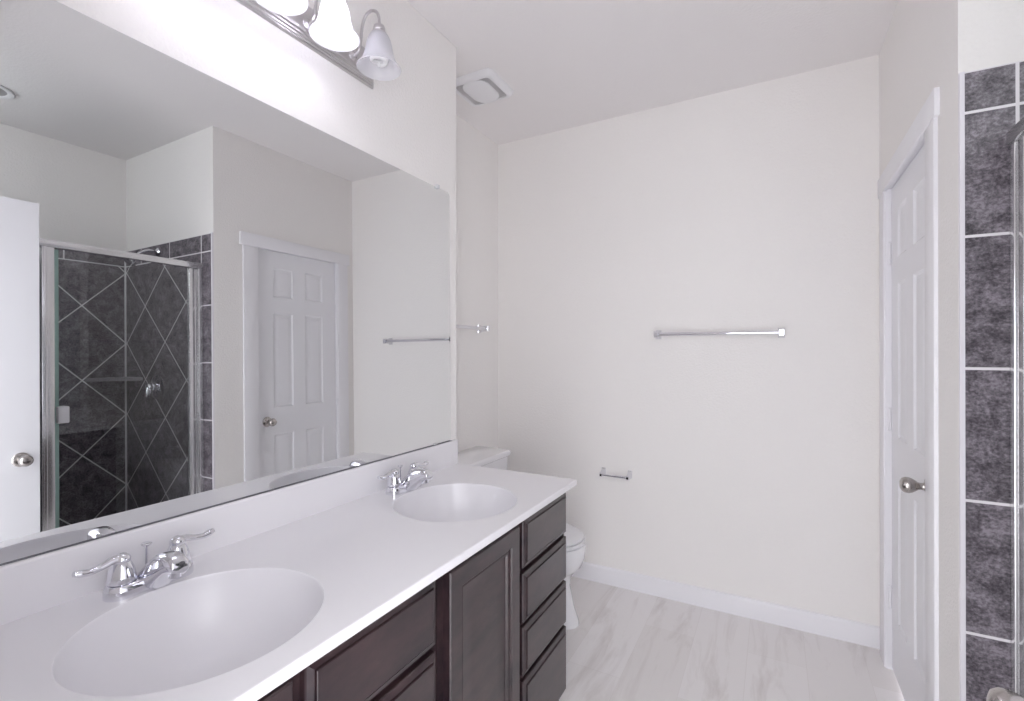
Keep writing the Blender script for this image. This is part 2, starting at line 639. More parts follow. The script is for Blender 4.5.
# tile cladding, 9 mm proud of the shower walls
b = nb(); box(b, (1.697, YS - 0.009, 0), (XB, YS + 0.002, 2.097))
struct('wall_tile_end', b, M['tile_end'], 'dark slate tiles with the shower valve, at the far end of the shower', 'tile wall', 0)
b = nb(); box(b, (XB - 0.009, YSN, 0), (XB + 0.002, YS - 0.009, 2.097))
struct('wall_tile_back', b, M['tile_back'], 'dark slate tiles laid diagonally on the shower back wall', 'tile wall', 0)
b = nb(); box(b, (1.697, YSN - 0.002, 0), (XB - 0.009, YSN + 0.009, 2.097))
struct('wall_tile_near', b, M['tile_end'], 'dark slate tiles at the near end of the shower', 'tile wall', 0)
b = nb(); box(b, (1.6865, YS - 0.0095, 0), (1.6975, YS + 0.001, 2.100), 0.0015)
struct('trim_1', b, M['grout'], 'thin white edge strip beside the slate tiles', 'trim', 0)
b = nb()
box(b, (1.70, YSN, 0.0), (1.83, YS - 0.009, 0.10), 0.008)
struct('trim_2', b, M['tile_end'], 'low tiled shower curb', 'curb', 0)
b = nb(); box(b, (1.82, YSN, 0.0), (XB - 0.009, YS - 0.009, 0.035))
lathe(b, [(0.055, 0.0345), (0.055, 0.0375), (0.045, 0.038), (0.0, 0.038)], (2.27, 1.06, 0), (0, 0, 1), 24)
struct('floor_shower', b, M['pan'], 'pale shower pan behind the glass', 'shower pan')


# baseboards
def skirting(name, pts, label):
    """profile (outward, height) swept along a straight run"""
    prof = [(0, 0), (0.013, 0), (0.013, 0.084), (0.011, 0.091), (0.006, 0.097), (0, 0.099)]
    b = nb()
    (x0, y0), (x1, y1), (nx, ny) = pts
    loft(b, [[(x + nx * o, y + ny * o, z) for o, z in prof] for x, y in ((x0, y0), (x1, y1))])
    struct(name, b, M['trim'], label, 'baseboard')


skirting('baseboard_back', ((XA, YF), (XR, YF), (0, -1)), 'long white baseboard under the towel bar on the far wall')
skirting('baseboard_alcove', ((XA, YV), (XA, YF - 0.013), (1, 0)), 'white baseboard behind the toilet')
skirting('baseboard_right', ((XR, YS + 0.002), (XR, 1.862), (-1, 0)), 'short white baseboard between closet door and tiles')
skirting('baseboard_chase', ((XA + 0.013, YV), (0.0, YV), (0, 1)), 'white baseboard on the side of the vanity wall')

# closet door casing + jamb, then the door itself
b = nb()
x0, x1 = XR - 0.011, XR + 0.001
box(b, (x0, 1.858, 0), (x1, 1.955, 2.064), 0.003)
box(b, (x0, 2.608, 0), (x1, 2.704, 2.064), 0.003)
box(b, (x0 - 0.003, 1.838, 2.062), (x1, 2.722, 2.145), 0.003)
box(b, (XR - 0.004, DY0 - 0.017, 0), (XR + 0.115, DY0, DZ + 0.017))
box(b, (XR - 0.004, DY1, 0), (XR + 0.115, DY1 + 0.017, DZ + 0.017))
box(b, (XR - 0.004, DY0, DZ), (XR + 0.115, DY1, DZ + 0.017))
box(b, (XR + 0.056, DY0, 0), (XR + 0.072, DY0 + 0.012, DZ))
box(b, (XR + 0.056, DY1 - 0.012, 0), (XR + 0.072, DY1, DZ))
box(b, (XR + 0.056, DY0, DZ - 0.012), (XR + 0.072, DY1, DZ))
struct('trim_3', b, M['trim'], 'white casing with a wider head board around the closet door', 'door casing', 25)

dw, dh = DY1 - DY0 - 0.006, DZ - 0.016
b = nb()
panel_door(b, lambda u, v, t: (XR + 0.016 + t, DY0 + 0.003 + u, 0.012 + v), dw, dh, 0.036, six_panels(dw, dh), DOOR_PROF)
d1 = struct('door_1', b, M['door'], 'closed white six-panel closet door beside the far wall', 'door', 25)
b = nb(); knob_mesh(b, (XR + 0.017, 2.030, 0.925), (-1, 0, 0))
tag(obj('door_knob', b, M['nickel'], d1), 'satin nickel egg-shaped knob')
for zz in (1.79, 1.075, 0.31):
    b = nb()
    tube(b, [(XR + 0.009, DY1 - 0.001, zz - 0.045), (XR + 0.009, DY1 - 0.001, zz + 0.045)], 0.0055, 10)
    lathe(b, [(0.0, -0.051), (0.004, -0.049), (0.0065, -0.045), (0.0065, -0.043)], (XR + 0.009, DY1 - 0.001, zz), (0, 0, 1), 10)
    lathe(b, [(0.0065, 0.043), (0.0065, 0.045), (0.004, 0.049), (0.0, 0.051)], (XR + 0.009, DY1 - 0.001, zz), (0, 0, 1), 10)
    box(b, (XR + 0.0145, DY1 - 0.022, zz - 0.044), (XR + 0.0165, DY1 - 0.001, zz + 0.044))
    obj('hinge', b, M['trim'], d1)

# entry door, swung open into the room in front of the shower
ew, eh = 0.762, 2.018
b = nb()
panel_door(b, lambda u, v, t: (1.560 + t, 0.101 + u, 0.012 + v), ew, eh, 0.035, six_panels(ew, eh), DOOR_PROF)
d2 = struct('door_2', b, M['door'], 'white six-panel entry door standing open in front of the shower', 'door', 25)
for sgn, xx in ((-1, 1.5605), (1, 1.5945)):
    b = nb(); knob_mesh(b, (xx, 0.803, 0.931), (sgn, 0, 0), 0.9 if sgn < 0 else 0.85)
    tag(obj('door_knob', b, M['nickel'], d2), 'satin nickel egg-shaped knob')
b = nb(); box(b, (1.567, 0.8625, 0.905), (1.588, 0.8645, 0.963), 0.0004, 1)
lathe(b, [(0.0, 0.007), (0.004, 0.006), (0.007, 0.0)], (1.5775, 0.8638, 0.934), (0, 1, 0), 10)
obj('latch_plate', b, M['nickel'], d2)
b = nb()
box(b, (EX0 - 0.08, YN - 0.001, 0), (EX0 - 0.003, YN + 0.016, EZ + 0.002), 0.003)
box(b, (EX0 - 0.10, YN - 0.001, EZ), (EX1 + 0.06, YN + 0.018, EZ + 0.085), 0.003)
struct('trim_4', b, M['trim'], 'white casing around the entry doorway', 'door casing', 25)


# ================================================================== vanity
WD = M['wood']
XF = 0.537                                     # face-frame plane
FR_PROF = [(0.0, 0.013), (0.002, 0.0160), (0.014, 0.0200), (0.0150, 0.0180), (0.0170, 0.0180), (0.0180, 0.0225), (0.0195, 0.0235), (0.030, 0.0235)]
DR_PROF = [(0.0, 0.020), (0.003, 0.0235), (0.050, 0.0235), (0.052, 0.0185), (0.058, 0.0150), (0.062, 0.0170), (0.067, 0.0165),
           (0.071, 0.0105), (0.078, 0.0095), (0.12, 0.0095)]


def fmap(y0, z0):
    return lambda u, v, t: (XF + t, y0 + u, z0 + v)


def vanity_cabinet(y0, y1, door, drawers, tops, label, right_side):
    t = thing('vanity_cabinet', (0.27, (y0 + y1) / 2, 0), label, 'cabinet', 'dark vanity cabinets under the counter')
    b = nb()
    e = 0.001
    box(b, (0.004, y0 + e, 0.0), (XF - 0.02, y0 + 0.016, ZC - 0.0265))
    box(b, (0.004, y1 - 0.016, 0.0), (XF - 0.02, y1 - e, ZC - 0.0265))
    box(b, (0.004, y0 + 0.016, 0.07), (XF - 0.02, y1 - 0.016, 0.086))
    box(b, (0.004, y0 + 0.016, 0.086), (0.012, y1 - 0.016, ZC - 0.03))
    box(b, (XF - 0.085, y0 + 0.016, 0.0), (XF - 0.07, y1 - 0.016, 0.07))
    obj('carcass', b, WD, t, 0)
    b = nb()
    box(b, (XF - 0.011, y0 + e, 0.055), (XF, y1 - e, 0.095))
    box(b, (XF - 0.011, y0 + e, 0.80), (XF, y1 - e, ZC - 0.0265))
    box(b, (XF - 0.011, y0 + e, 0.095), (XF, door[0] + 0.012, 0.80))
    box(b, (XF - 0.011, door[1] - 0.012, 0.095), (XF, drawers[0] + 0.012, 0.80))
    box(b, (XF - 0.011, drawers[1] - 0.012, 0.095), (XF, y1 - e, 0.80))
    for z0, z1 in tops[1:]:
        box(b, (XF - 0.011, drawers[0] + 0.012, z1 - 0.014), (XF, drawers[1] - 0.012, z1 + 0.030))
    obj('face_frame', b, M['frame'], t, 0)
    b = nb()
    front(b, fmap(door[0], 0.068), door[1] - door[0], 0.822 - 0.068, DR_PROF)
    obj('cabinet_door', b, WD, t, 20)
    for z0, z1 in tops:
        b = nb()
        front(b, fmap(drawers[0], z0), drawers[1] - drawers[0], z1 - z0, FR_PROF)
        box(b, (XF - 0.46, drawers[0] + 0.02, z0 + 0.02), (XF, drawers[1] - 0.02, z0 + 0.03)) if z1 < 0.6 else None
        obj('drawer_front', b, WD, t, 20)
    return t


ROWS = [(0.672, 0.829), (0.496, 0.655), (0.326, 0.483), (0.068, 0.309)]
vanity_cabinet(0.094, 0.943, (0.165, 0.528), (0.557, 0.919), ROWS,
               'dark espresso vanity cabinet nearest the camera, under the left sink', False)
vanity_cabinet(0.943, 1.748, (0.968, 1.335), (1.370, 1.733), ROWS,
               'dark espresso vanity cabinet at the toilet end, under the right sink', True)

# cultured-marble top with two moulded oval basins
MB = M['marble']
SX, SA, SB = 0.322, 0.202, 0.210
SINKS = (0.520, 1.330)
vt = thing('sink_counter', (DC / 2, 0.935, ZC - 0.025), 'long glossy white counter with two oval sinks on the dark cabinets', 'counter')
NSEG = 96


def rect_hit(cx, cy, x0, x1, y0, y1, t):
    dx, dy = math.cos(t) * SA, math.sin(t) * SB
    ks = []
    if dx > 1e-9: ks.append((x1 - cx) / dx)
    if dx < -1e-9: ks.append((x0 - cx) / dx)
    if dy > 1e-9: ks.append((y1 - cy) / dy)
    if dy < -1e-9: ks.append((y0 - cy) / dy)
    k = min(ks)
    return cx + dx * k, cy + dy * k


b = nb()
x0, x1 = 0.001, DC
ybounds = (YN + 0.0015, 0.925, YC)
outer_top = []
for i, cy in enumerate(SINKS):
    ya, yb = ybounds[i], ybounds[i + 1]
    corners = [math.atan2((yy - cy) / SB, (xx - SX) / SA) for xx in (x0, x1 - 0.012) for yy in (ya, yb)]
    ts = sorted([2 * PI * k / NSEG - PI for k in range(NSEG)] + corners)
    E = [b.verts.new((SX + SA * math.cos(t), cy + SB * math.sin(t), ZC)) for t in ts]
    R = [b.verts.new((*rect_hit(SX, cy, x0, x1 - 0.012, ya, yb, t), ZC)) for t in ts]
    n = len(ts)
    for k in range(n):
        b.faces.new((E[k], E[(k + 1) % n], R[(k + 1) % n], R[k]))
# rounded front edge, end faces and underside
edge = [(x1 - 0.012, ZC), (x1 - 0.0040, ZC), (x1 - 0.0018, ZC - 0.0006), (x1 - 0.0005, ZC - 0.0018), (x1, ZC - 0.004), (x1, ZC - 0.0205), (x1 - 0.002, ZC - 0.0235),
        (x1 - 0.006, ZC - 0.0245), (x1 - 0.05, ZC - 0.0245)]
rows = [[b.verts.new((x, y, z)) for x, z in edge] for y in (ybounds[0], ybounds[2])]
for k in range(len(edge) - 1):
    b.faces.new((rows[0][k], rows[0][k + 1], rows[1][k + 1], rows[1][k]))
for y in (ybounds[0], ybounds[2]):
    b.faces.new([b.verts.new((x, y, z)) for x, z in edge + [(x0, ZC - 0.0245), (x0, ZC)]])
bmesh.ops.remove_doubles(b, verts=b.verts, dist=0.0002)
obj('countertop', b, MB, vt, 0)
b = nb()
prism(b, [(0.0015, ZC - 0.0), (0.0215, ZC), (0.0215, 0.969), (0.0195, 0.9735), (0.016, 0.975), (0.0015, 0.975)], 'y', YN + 0.0015, YC - 0.003)
tag(obj('backsplash', b, MB, None, 20), 'long low white backsplash standing on the counter below the mirror', 'backsplash')
BAS = [(1.0, 0.0), (0.995, -0.0012), (0.991, -0.0045), (0.986, -0.012), (0.976, -0.024), (0.945, -0.045), (0.895, -0.070), (0.83, -0.096), (0.74, -0.118),
       (0.61, -0.137), (0.46, -0.149), (0.30, -0.156), (0.15, -0.160)]
for cy in SINKS:
    b = nb()
    rings = []
    for s, dz in BAS:
        rings.append([(SX + SA * s * math.cos(2 * PI * k / NSEG), cy + SB * s * math.sin(2 * PI * k / NSEG), ZC + dz) for k in range(NSEG)])
    loft(b, rings, False, True)
    ba = obj('basin', b, M['bowl'], vt, 60, recalc=True)
    b = nb()
    lathe(b, [(0.0, 0.001), (0.022, 0.001), (0.022, 0.004), (0.018, 0.006), (0.016, 0.003), (0.013, 0.003), (0.012, 0.008), (0.0, 0.010)], (SX, cy, ZC - 0.160), (0, 0, 1), 24)
    tag(obj('drain', b, M['chrome'], ba), 'chrome pop-up drain')


# ================================================================== faucets
def faucet_meshes(t, c):
    cx, cy = c
    CH = M['chrome']
    # base plate: stadium with a domed edge
    def stadium(r, l, z, n=14):
        pts = []
        for k in range(n + 1):
            a = PI * k / n
            pts.append((cx + r * math.cos(a), cy + l + r * math.sin(a), z))
        for k in range(n + 1):
            a = PI + PI * k / n
            pts.append((cx + r * math.cos(a), cy - l + r * math.sin(a), z))
        return pts
    b = nb()
    loft(b, [stadium(0.0290, 0.054, ZC), stadium(0.0295, 0.054, ZC + 0.004), stadium(0.0288, 0.054, ZC + 0.014),
             stadium(0.0272, 0.054, ZC + 0.022), stadium(0.0245, 0.054, ZC + 0.0255), stadium(0.0215, 0.054, ZC + 0.0265)])
    obj('base_plate', b, CH, t, 40)
    # spout: wide low arch, widest at the base
    path = [(0.000, 0.030, 0.031, 0.0), (0.012, 0.048, 0.028, 0.0), (0.030, 0.066, 0.025, 0.001), (0.050, 0.079, 0.0225, 0.006), (0.068, 0.0845, 0.0205, 0.022),
            (0.086, 0.0855, 0.0195, 0.040), (0.102, 0.0825, 0.0185, 0.047), (0.112, 0.076, 0.0175, 0.048), (0.1165, 0.068, 0.0160, 0.049)]
    rings = []
    for dx, top, hw, bot in path:
        ring = []
        hz = (top - bot) / 2
        mz = (top + bot) / 2
        for k in range(20):
            a = 2 * PI * k / 20
            ca, sa = math.cos(a), math.sin(a)
            e = 0.62
            ring.append((cx + dx, cy + hw * math.copysign(abs(ca) ** e, ca), ZC + mz + hz * math.copysign(abs(sa) ** e, sa)))
        rings.append(ring)
    b = nb(); loft(b, rings)
    sp = obj('spout', b, CH, t, 50)
    b = nb(); lathe(b, [(0.0115, 0.0), (0.0115, 0.010), (0.009, 0.011)], (cx + 0.096, cy, ZC + 0.037), (0, 0, 1), 20)
    obj('aerator', b, CH, sp)
    for s in (-1, 1):
        hy = cy + s * 0.0525
        b = nb()
        lathe(b, [(0.0205, 0.0255), (0.0205, 0.0275), (0.0245, 0.0285), (0.0250, 0.031), (0.0240, 0.040), (0.0222, 0.050), (0.0190, 0.059), (0.0160, 0.0655), (0.0140, 0.068)], (cx, hy, ZC), (0, 0, 1), 28)
        h = obj('handle', b, CH, t, 40)
        b = nb()
        lathe(b, [(0.0135, 0.067), (0.0155, 0.070), (0.0152, 0.076), (0.0125, 0.081), (0.0080, 0.0845), (0.0, 0.086)], (cx, hy, ZC), (0, 0, 1), 24)
        P = smooth_path([(cx, hy + s * 0.004, ZC + 0.0765), (cx, hy + s * 0.018, ZC + 0.0755), (cx + 0.001, hy + s * 0.036, ZC + 0.0705),
                         (cx + 0.001, hy + s * 0.054, ZC + 0.0680), (cx + 0.001, hy + s * 0.068, ZC + 0.0705), (cx + 0.001, hy + s * 0.078, ZC + 0.0735)], 5)
        tube(b, P, [0.0115, 0.0104, 0.0086, 0.0086, 0.0098, 0.0066], 14, 0.75, (0, 0, 1))
        obj('lever', b, CH, h, 50)
    b = nb()
    lathe(b, [(0.0022, 0.018), (0.0022, 0.074), (0.0040, 0.077), (0.0090, 0.081), (0.0108, 0.083), (0.0095, 0.0852), (0.0, 0.0855)], (cx - 0.019, cy, ZC), (0, 0, 1), 16)
    obj('lift_rod', b, CH, t)


f1 = thing('faucet', (0.083, 0.538, ZC), 'chrome two-handle faucet behind the left sink, nearest the camera', 'faucet', 'chrome centerset faucets')
faucet_meshes(f1, (0.083, 0.538))
f2 = copy_tree(f1)
f2.location.y = 1.345
f2['label'] = 'chrome two-handle faucet behind the right sink, nearer the toilet'

# ================================================================== mirror
mt = thing('wall_mirror', (0.003, 0.93, 0.976), 'large frameless wall mirror standing on the white backsplash', 'mirror')
b = nb()
my0, my1, mz0, mz1, c = 0.125, 1.730, 0.9772, 2.064, 0.012


def glass_x(y, z):
    # the foot of the glass sits out on the backsplash, the head leans on the wall
    return 0.0088 - 0.0065 * (z - 1.5) - 0.003 * (y - 1.0)


outline = [(my0, mz0), (my1, mz0), (my1, mz1 - c), (my1 - c, mz1), (my0, mz1)]
loft(b, [[(glass_x(y, z) - 0.0022, y, z) for y, z in outline], [(glass_x(y, z), y, z) for y, z in outline]])
obj('mirror_glass', b, M['mirror'], mt, 0)
b = nb(); box(b, (0.0012, my0, 0.9755), (0.0175, my1, 0.9772))
tag(obj('bottom_channel', b, M['channel'], mt, 0), 'thin dark channel under the glass')
for yy, zz in ((1.640, mz1), (0.25, mz1)):
    b = nb(); box(b, (0.0012, yy - 0.009, zz - 0.006), (0.0115, yy + 0.009, zz + 0.010), 0.002)
    lathe(b, [(0.004, 0.0), (0.0035, 0.002), (0.0, 0.0025)], (0.0103, yy, zz + 0.005), (1, 0, 0), 12)
    tag(obj('mirror_clip', b, M['clear'], mt), 'small clear plastic clip')
for yy in (1.618, 0.25):
    gx = glass_x(yy, mz0)
    b = nb(); box(b, (gx - 0.001, yy - 0.010, mz0 - 0.002), (gx + 0.0035, yy + 0.010, mz0 + 0.007), 0.0012)
    tag(obj('mirror_clip', b, M['grey'], mt), 'small metal clip at the foot of the glass')

# ================================================================== vanity light
BN = M['brushed']
LY = (1.153, 0.975, 0.797, 0.619)
PY0, PY1, PZ = 0.504, 1.268, 2.364
vl = thing('vanity_light', (0.0, 0.886, PZ), 'brushed nickel four-shade vanity light mounted above the mirror', 'wall light')
b = nb()
def plate(ins, x):
    h = 0.062 - ins
    return [(x, PY0 + ins, PZ - h), (x, PY1 - ins, PZ - h), (x, PY1 - ins, PZ + h), (x, PY0 + ins, PZ + h)]
loft(b, [plate(0, 0.001), plate(0, 0.006), plate(0.003, 0.010), plate(0.007, 0.010), plate(0.009, 0.015), plate(0.013, 0.016), plate(0.016, 0.020),
         plate(0.021, 0.021), plate(0.024, 0.026), plate(0.030, 0.0275), plate(0.036, 0.0275)])
obj('back_plate', b, BN, vl, 20)


def lamp_arm(y):
    b = nb()
    P = smooth_path([(0.027, y, 2.352), (0.040, y, 2.351), (0.056, y, 2.362), (0.064, y, 2.395), (0.070, y, 2.436), (0.086, y, 2.466), (0.110, y, 2.474),
                     (0.132, y, 2.464), (0.143, y, 2.444), (0.145, y, 2.420)], 5)
    tube(b, P, 0.0048, 12)
    lathe(b, [(0.016, 0.0), (0.016, 0.003), (0.010, 0.006), (0.006, 0.010)], (0.0272, y, 2.352), (1, 0, 0), 20)
    a = obj('lamp_arm', b, BN, vl)
    b = nb()
    lathe(b, [(0.006, 0.030), (0.010, 0.028), (0.017, 0.024), (0.019, 0.018), (0.019, 0.010), (0.016, 0.006), (0.024, 0.002), (0.0265, -0.006), (0.0265, -0.012), (0.022, -0.012), (0.015, 0.0)],
          (0.145, y, 2.388), (0, 0, 1), 28)
    obj('socket_cup', b, BN, a)


def lamp_shade(y):
    pts = [(0.0240, 0.0), (0.0300, -0.006), (0.0360, -0.018), (0.0400, -0.034), (0.0430, -0.052), (0.0470, -0.070), (0.0530, -0.086), (0.0610, -0.0985), (0.0675, -0.106), (0.0695, -0.1085)]
    inn = [(r - 0.0032, z) for r, z in pts[:-1]][::-1]
    b = nb()
    lathe(b, pts + [(0.0685, -0.1105)] + inn, (0.145, y, 2.386), (0, 0, 1), 40, closed=True)
    return obj('lamp_shade', b, M['shade'], vl, 50)


def bulb(y, mat):
    b = nb()
    n = 56
    P = []
    for k in range(n + 1):
        t = k / n
        a = t * 2 * PI * 3.4
        r = 0.0235 * min(1.0, (1 - t) * 7 + 0.25)
        P.append((0.145 + r * math.cos(a), y + r * math.sin(a), 2.350 - 0.058 * t))
    tube(b, P, 0.0068, 8)
    obj('spiral_bulb', b, mat, vl, 60)
    b = nb()
    lathe(b, [(0.013, 0.0), (0.020, -0.004), (0.021, -0.022), (0.016, -0.027)], (0.145, y, 2.380), (0, 0, 1), 20)
    obj('bulb_base', b, M['plastic'], vl)


for i, y in enumerate(LY):
    lamp_arm(y)
    lamp_shade(y)
    bulb(y, M['glow'] if i else M['cfl'])

# ================================================================== toilet
TY = 2.268
to = thing('toilet', (0.0, TY, 0), 'white two-piece toilet in the alcove beyond the vanity', 'toilet')
CE = M['ceramic']


def rrect(x0, x1, y0, y1, z, r, n=6):
    out = []
    for cx_, cy_, a0 in ((x1 - r, y1 - r, 0), (x0 + r, y1 - r, 90), (x0 + r, y0 + r, 180), (x1 - r, y0 + r, 270)):
        for k in range(n + 1):
            a = math.radians(a0 + 90 * k / n)
            out.append((cx_ + r * math.cos(a), cy_ + r * math.sin(a), z))
    return out


b = nb()
loft(b, [rrect(-0.325, -0.145, TY - 0.20, TY + 0.20, 0.415, 0.03), rrect(-0.335, -0.130, TY - 0.208, TY + 0.208, 0.44, 0.035),
         rrect(-0.338, -0.118, TY - 0.218, TY + 0.218, 0.60, 0.035), rrect(-0.340, -0.112, TY - 0.224, TY + 0.224, 0.758, 0.035)])
obj('tank', b, CE, to, 50)
b = nb()
loft(b, [rrect(-0.342, -0.106, TY - 0.229, TY + 0.229, 0.757, 0.03), rrect(-0.345, -0.099, TY - 0.234, TY + 0.234, 0.762, 0.034), rrect(-0.345, -0.098, TY - 0.235, TY + 0.235, 0.780, 0.034),
         rrect(-0.343, -0.102, TY - 0.232, TY + 0.232, 0.787, 0.034), rrect(-0.338, -0.112, TY - 0.222, TY + 0.222, 0.790, 0.03)])
obj('tank_lid', b, CE, to, 50)


def egg(xb, xf, hw, z, n=40, p=0.42):
    """egg outline: back xb, tip xf, half width hw"""
    L = xf - xb
    out = []
    for k in range(n):
        a = 2 * PI * k / n
        u = math.cos(a)
        x = xb + L * p + (L * (1 - p) * u if u > 0 else L * p * u)
        s = math.sin(a)
        out.append((x, TY + hw * math.copysign(abs(s) ** 0.86, s), z))
    return out


b = nb()
loft(b, [egg(-0.24, 0.400, 0.120, 0.0), egg(-0.24, 0.398, 0.118, 0.02), egg(-0.23, 0.372, 0.105, 0.09), egg(-0.22, 0.352, 0.100, 0.19), egg(-0.20, 0.362, 0.116, 0.240),
         egg(-0.18, 0.380, 0.135, 0.262), egg(-0.16, 0.410, 0.166, 0.290), egg(-0.15, 0.426, 0.183, 0.335), egg(-0.145, 0.430, 0.188, 0.385), egg(-0.145, 0.428, 0.187, 0.400), egg(-0.13, 0.41, 0.17, 0.404)])
box(b, (-0.325, TY - 0.10, 0.30), (-0.08, TY + 0.10, 0.416), 0.02)
obj('bowl', b, CE, to, 50)
b = nb()
loft(b, [egg(-0.085, 0.420, 0.184, 0.4045), egg(-0.09, 0.425, 0.189, 0.409), egg(-0.09, 0.426, 0.190, 0.417), egg(-0.085, 0.422, 0.186, 0.422)])
obj('seat', b, M['plastic'], to, 50)
b = nb()
loft(b, [egg(-0.09, 0.414, 0.182, 0.4235), egg(-0.095, 0.419, 0.187, 0.427), egg(-0.095, 0.419, 0.188, 0.434), egg(-0.09, 0.410, 0.180, 0.441), egg(-0.05, 0.34, 0.125, 0.446), egg(0.0, 0.25, 0.06, 0.4475)])
for s in (-1, 1):
    box(b, (-0.118, TY + s * 0.07 - 0.022, 0.405), (-0.075, TY + s * 0.07 + 0.022, 0.436), 0.006)
obj('seat_lid', b, M['plastic'], to, 50)

# ================================================================== towel bars and paper holder
CHR = M['chrome']


def wall_post(bm, base, out, along, reach):
    """squarish post: flange on the wall, block at the end that takes the bar"""
    o, n, a = Vector(base), Vector(out), Vector(along)
    up = Vector((0, 0, 1))
    def ring(h, w, t):
        return [o + n * h + a * (sx * w) + up * (sz * t) for sx, sz in ((-1, -1), (1, -1), (1, 1), (-1, 1))]
    t = bmesh.new()
    loft(t, [ring(0.0005, 0.0150, 0.025), ring(0.005, 0.0150, 0.025), ring(0.009, 0.0125, 0.022), ring(reach - 0.024, 0.0105, 0.0150), ring(reach - 0.014, 0.0125, 0.0170),
             ring(reach + 0.012, 0.0125, 0.0170), ring(reach + 0.0155, 0.0100, 0.0140)])
    bmesh.ops.recalc_face_normals(t, faces=t.faces)
    merge(bm, t)


def towel_bar(p0, p1, out, reach, label, group='chrome towel bars'):
    p0, p1, out = Vector(p0), Vector(p1), Vector(out)
    mid = (p0 + p1) / 2
    al = (p1 - p0).normalized()
    t = thing('towel_bar', mid, label, 'towel bar', group)
    b = nb(); tube(b, [p0 + out * reach, p1 + out * reach], 0.0100, 16)
    obj('bar', b, CHR, t)
    for p in (p0, p1):
        b = nb(); wall_post(b, p, out, al, reach)
        obj('post', b, CHR, t, 25)


towel_bar((0.690, YF, 1.461), (1.290, YF, 1.461), (0, -1, 0), 0.060, 'long chrome towel bar in the middle of the white far wall')
towel_bar((XA, 1.915, 1.508), (XA, 2.525, 1.508), (1, 0, 0), 0.060, 'chrome towel bar on the shaded wall above the toilet tank')

tp = thing('toilet_paper_holder', (0.45, YF, 0.655), 'empty chrome toilet paper holder low on the far wall', 'toilet paper holder')
for xx in (0.372, 0.528):
    b = nb()
    def ring(h, w, z0, z1):
        return [(xx + sx * w, YF - h, z) for sx, z in ((-1, z0), (1, z0), (1, z1), (-1, z1))]
    loft(b, [ring(0.0005, 0.012, 0.638, 0.682), ring(0.006, 0.012, 0.638, 0.682), ring(0.010, 0.010, 0.640, 0.676), ring(0.030, 0.0085, 0.640, 0.666), ring(0.058, 0.0085, 0.640, 0.660), ring(0.062, 0.006, 0.644, 0.656)])
    obj('post', b, CHR, tp, 25)
b = nb()
lathe(b, [(0.0, 0.0), (0.0065, 0.001), (0.0065, 0.075), (0.0085, 0.076), (0.0085, 0.1555), (0.0, 0.1565)], (0.3715, YF - 0.052, 0.650), (1, 0, 0), 16)
obj('roller', b, CHR, tp)

# ================================================================== exhaust fan on the ceiling
FX0, FX1, FY0, FY1 = -0.205, 0.055, 1.985, 2.245
fx, fy = (FX0 + FX1) / 2, (FY0 + FY1) / 2
fan = thing('exhaust_fan', (fx, fy, CEIL), 'square white exhaust fan cover on the ceiling above the toilet', 'exhaust fan')
b = nb()
loft(b, [rrect(FX0 - 0.002, FX1 + 0.002, FY0 - 0.002, FY1 + 0.002, CEIL - 0.0005, 0.03), rrect(FX0, FX1, FY0, FY1, CEIL - 0.012, 0.03),
         rrect(FX0 + 0.006, FX1 - 0.006, FY0 + 0.006, FY1 - 0.006, CEIL - 0.022, 0.028), rrect(FX0 + 0.016, FX1 - 0.016, FY0 + 0.016, FY1 - 0.016, CEIL - 0.027, 0.024),
         rrect(FX0 + 0.028, FX1 - 0.028, FY0 + 0.028, FY1 - 0.028, CEIL - 0.027, 0.02), rrect(FX0 + 0.030, FX1 - 0.030, FY0 + 0.030, FY1 - 0.030, CEIL - 0.019, 0.02)])
obj('cover_frame', b, M['plastic'], fan, 40)
b = nb()
for k in range(9):
    for s in (-1, 1):
        xx = fx + s * (0.042 + k * 0.0068)
        box(b, (xx - 0.0016, FY0 + 0.032, CEIL - 0.0255), (xx + 0.0016, FY1 - 0.032, CEIL - 0.019))
obj('louvre', b, M['grey'], fan, 0)
b = nb()
rings = []
for s, dz in ((1.0, 0.0195), (1.0, 0.0275), (0.95, 0.031), (0.78, 0.0345), (0.48, 0.037), (0.16, 0.038)):
    r = []
    for k in range(48):
        a = 2 * PI * k / 48
        ca, sa = math.cos(a), math.sin(a)
        sy = math.copysign(abs(sa) ** 0.55, sa)
        r.append((fx + 0.074 * s * math.copysign(abs(ca) ** 0.75, ca) * (1 - 0.30 * sy * sy * 0), fy + 0.104 * s * sy, CEIL - dz))
    rings.append(r)
loft(b, rings)
obj('center_panel', b, M['plastic'], fan, 50)

# ================================================================== recessed light over the shower
rx, ry = 2.262, 0.885
rl = thing('recessed_light', (rx, ry, CEIL), 'round unlit recessed ceiling light over the shower, seen in the mirror', 'ceiling light')
b = nb()
lathe(b, [(0.098, -0.0005), (0.100, -0.004), (0.096, -0.009), (0.080, -0.010), (0.072, -0.0065), (0.072, -0.0005)], (rx, ry, CEIL), (0, 0, 1), 48, closed=True)
obj('trim_ring', b, M['plastic'], rl, 40)
b = nb()
lathe(b, [(0.0715, -0.0005), (0.0715, -0.0035), (0.05, -0.0060), (0.0, -0.0075)], (rx, ry, CEIL), (0, 0, 1), 40)
obj('lens', b, M['lens'], rl, 40)

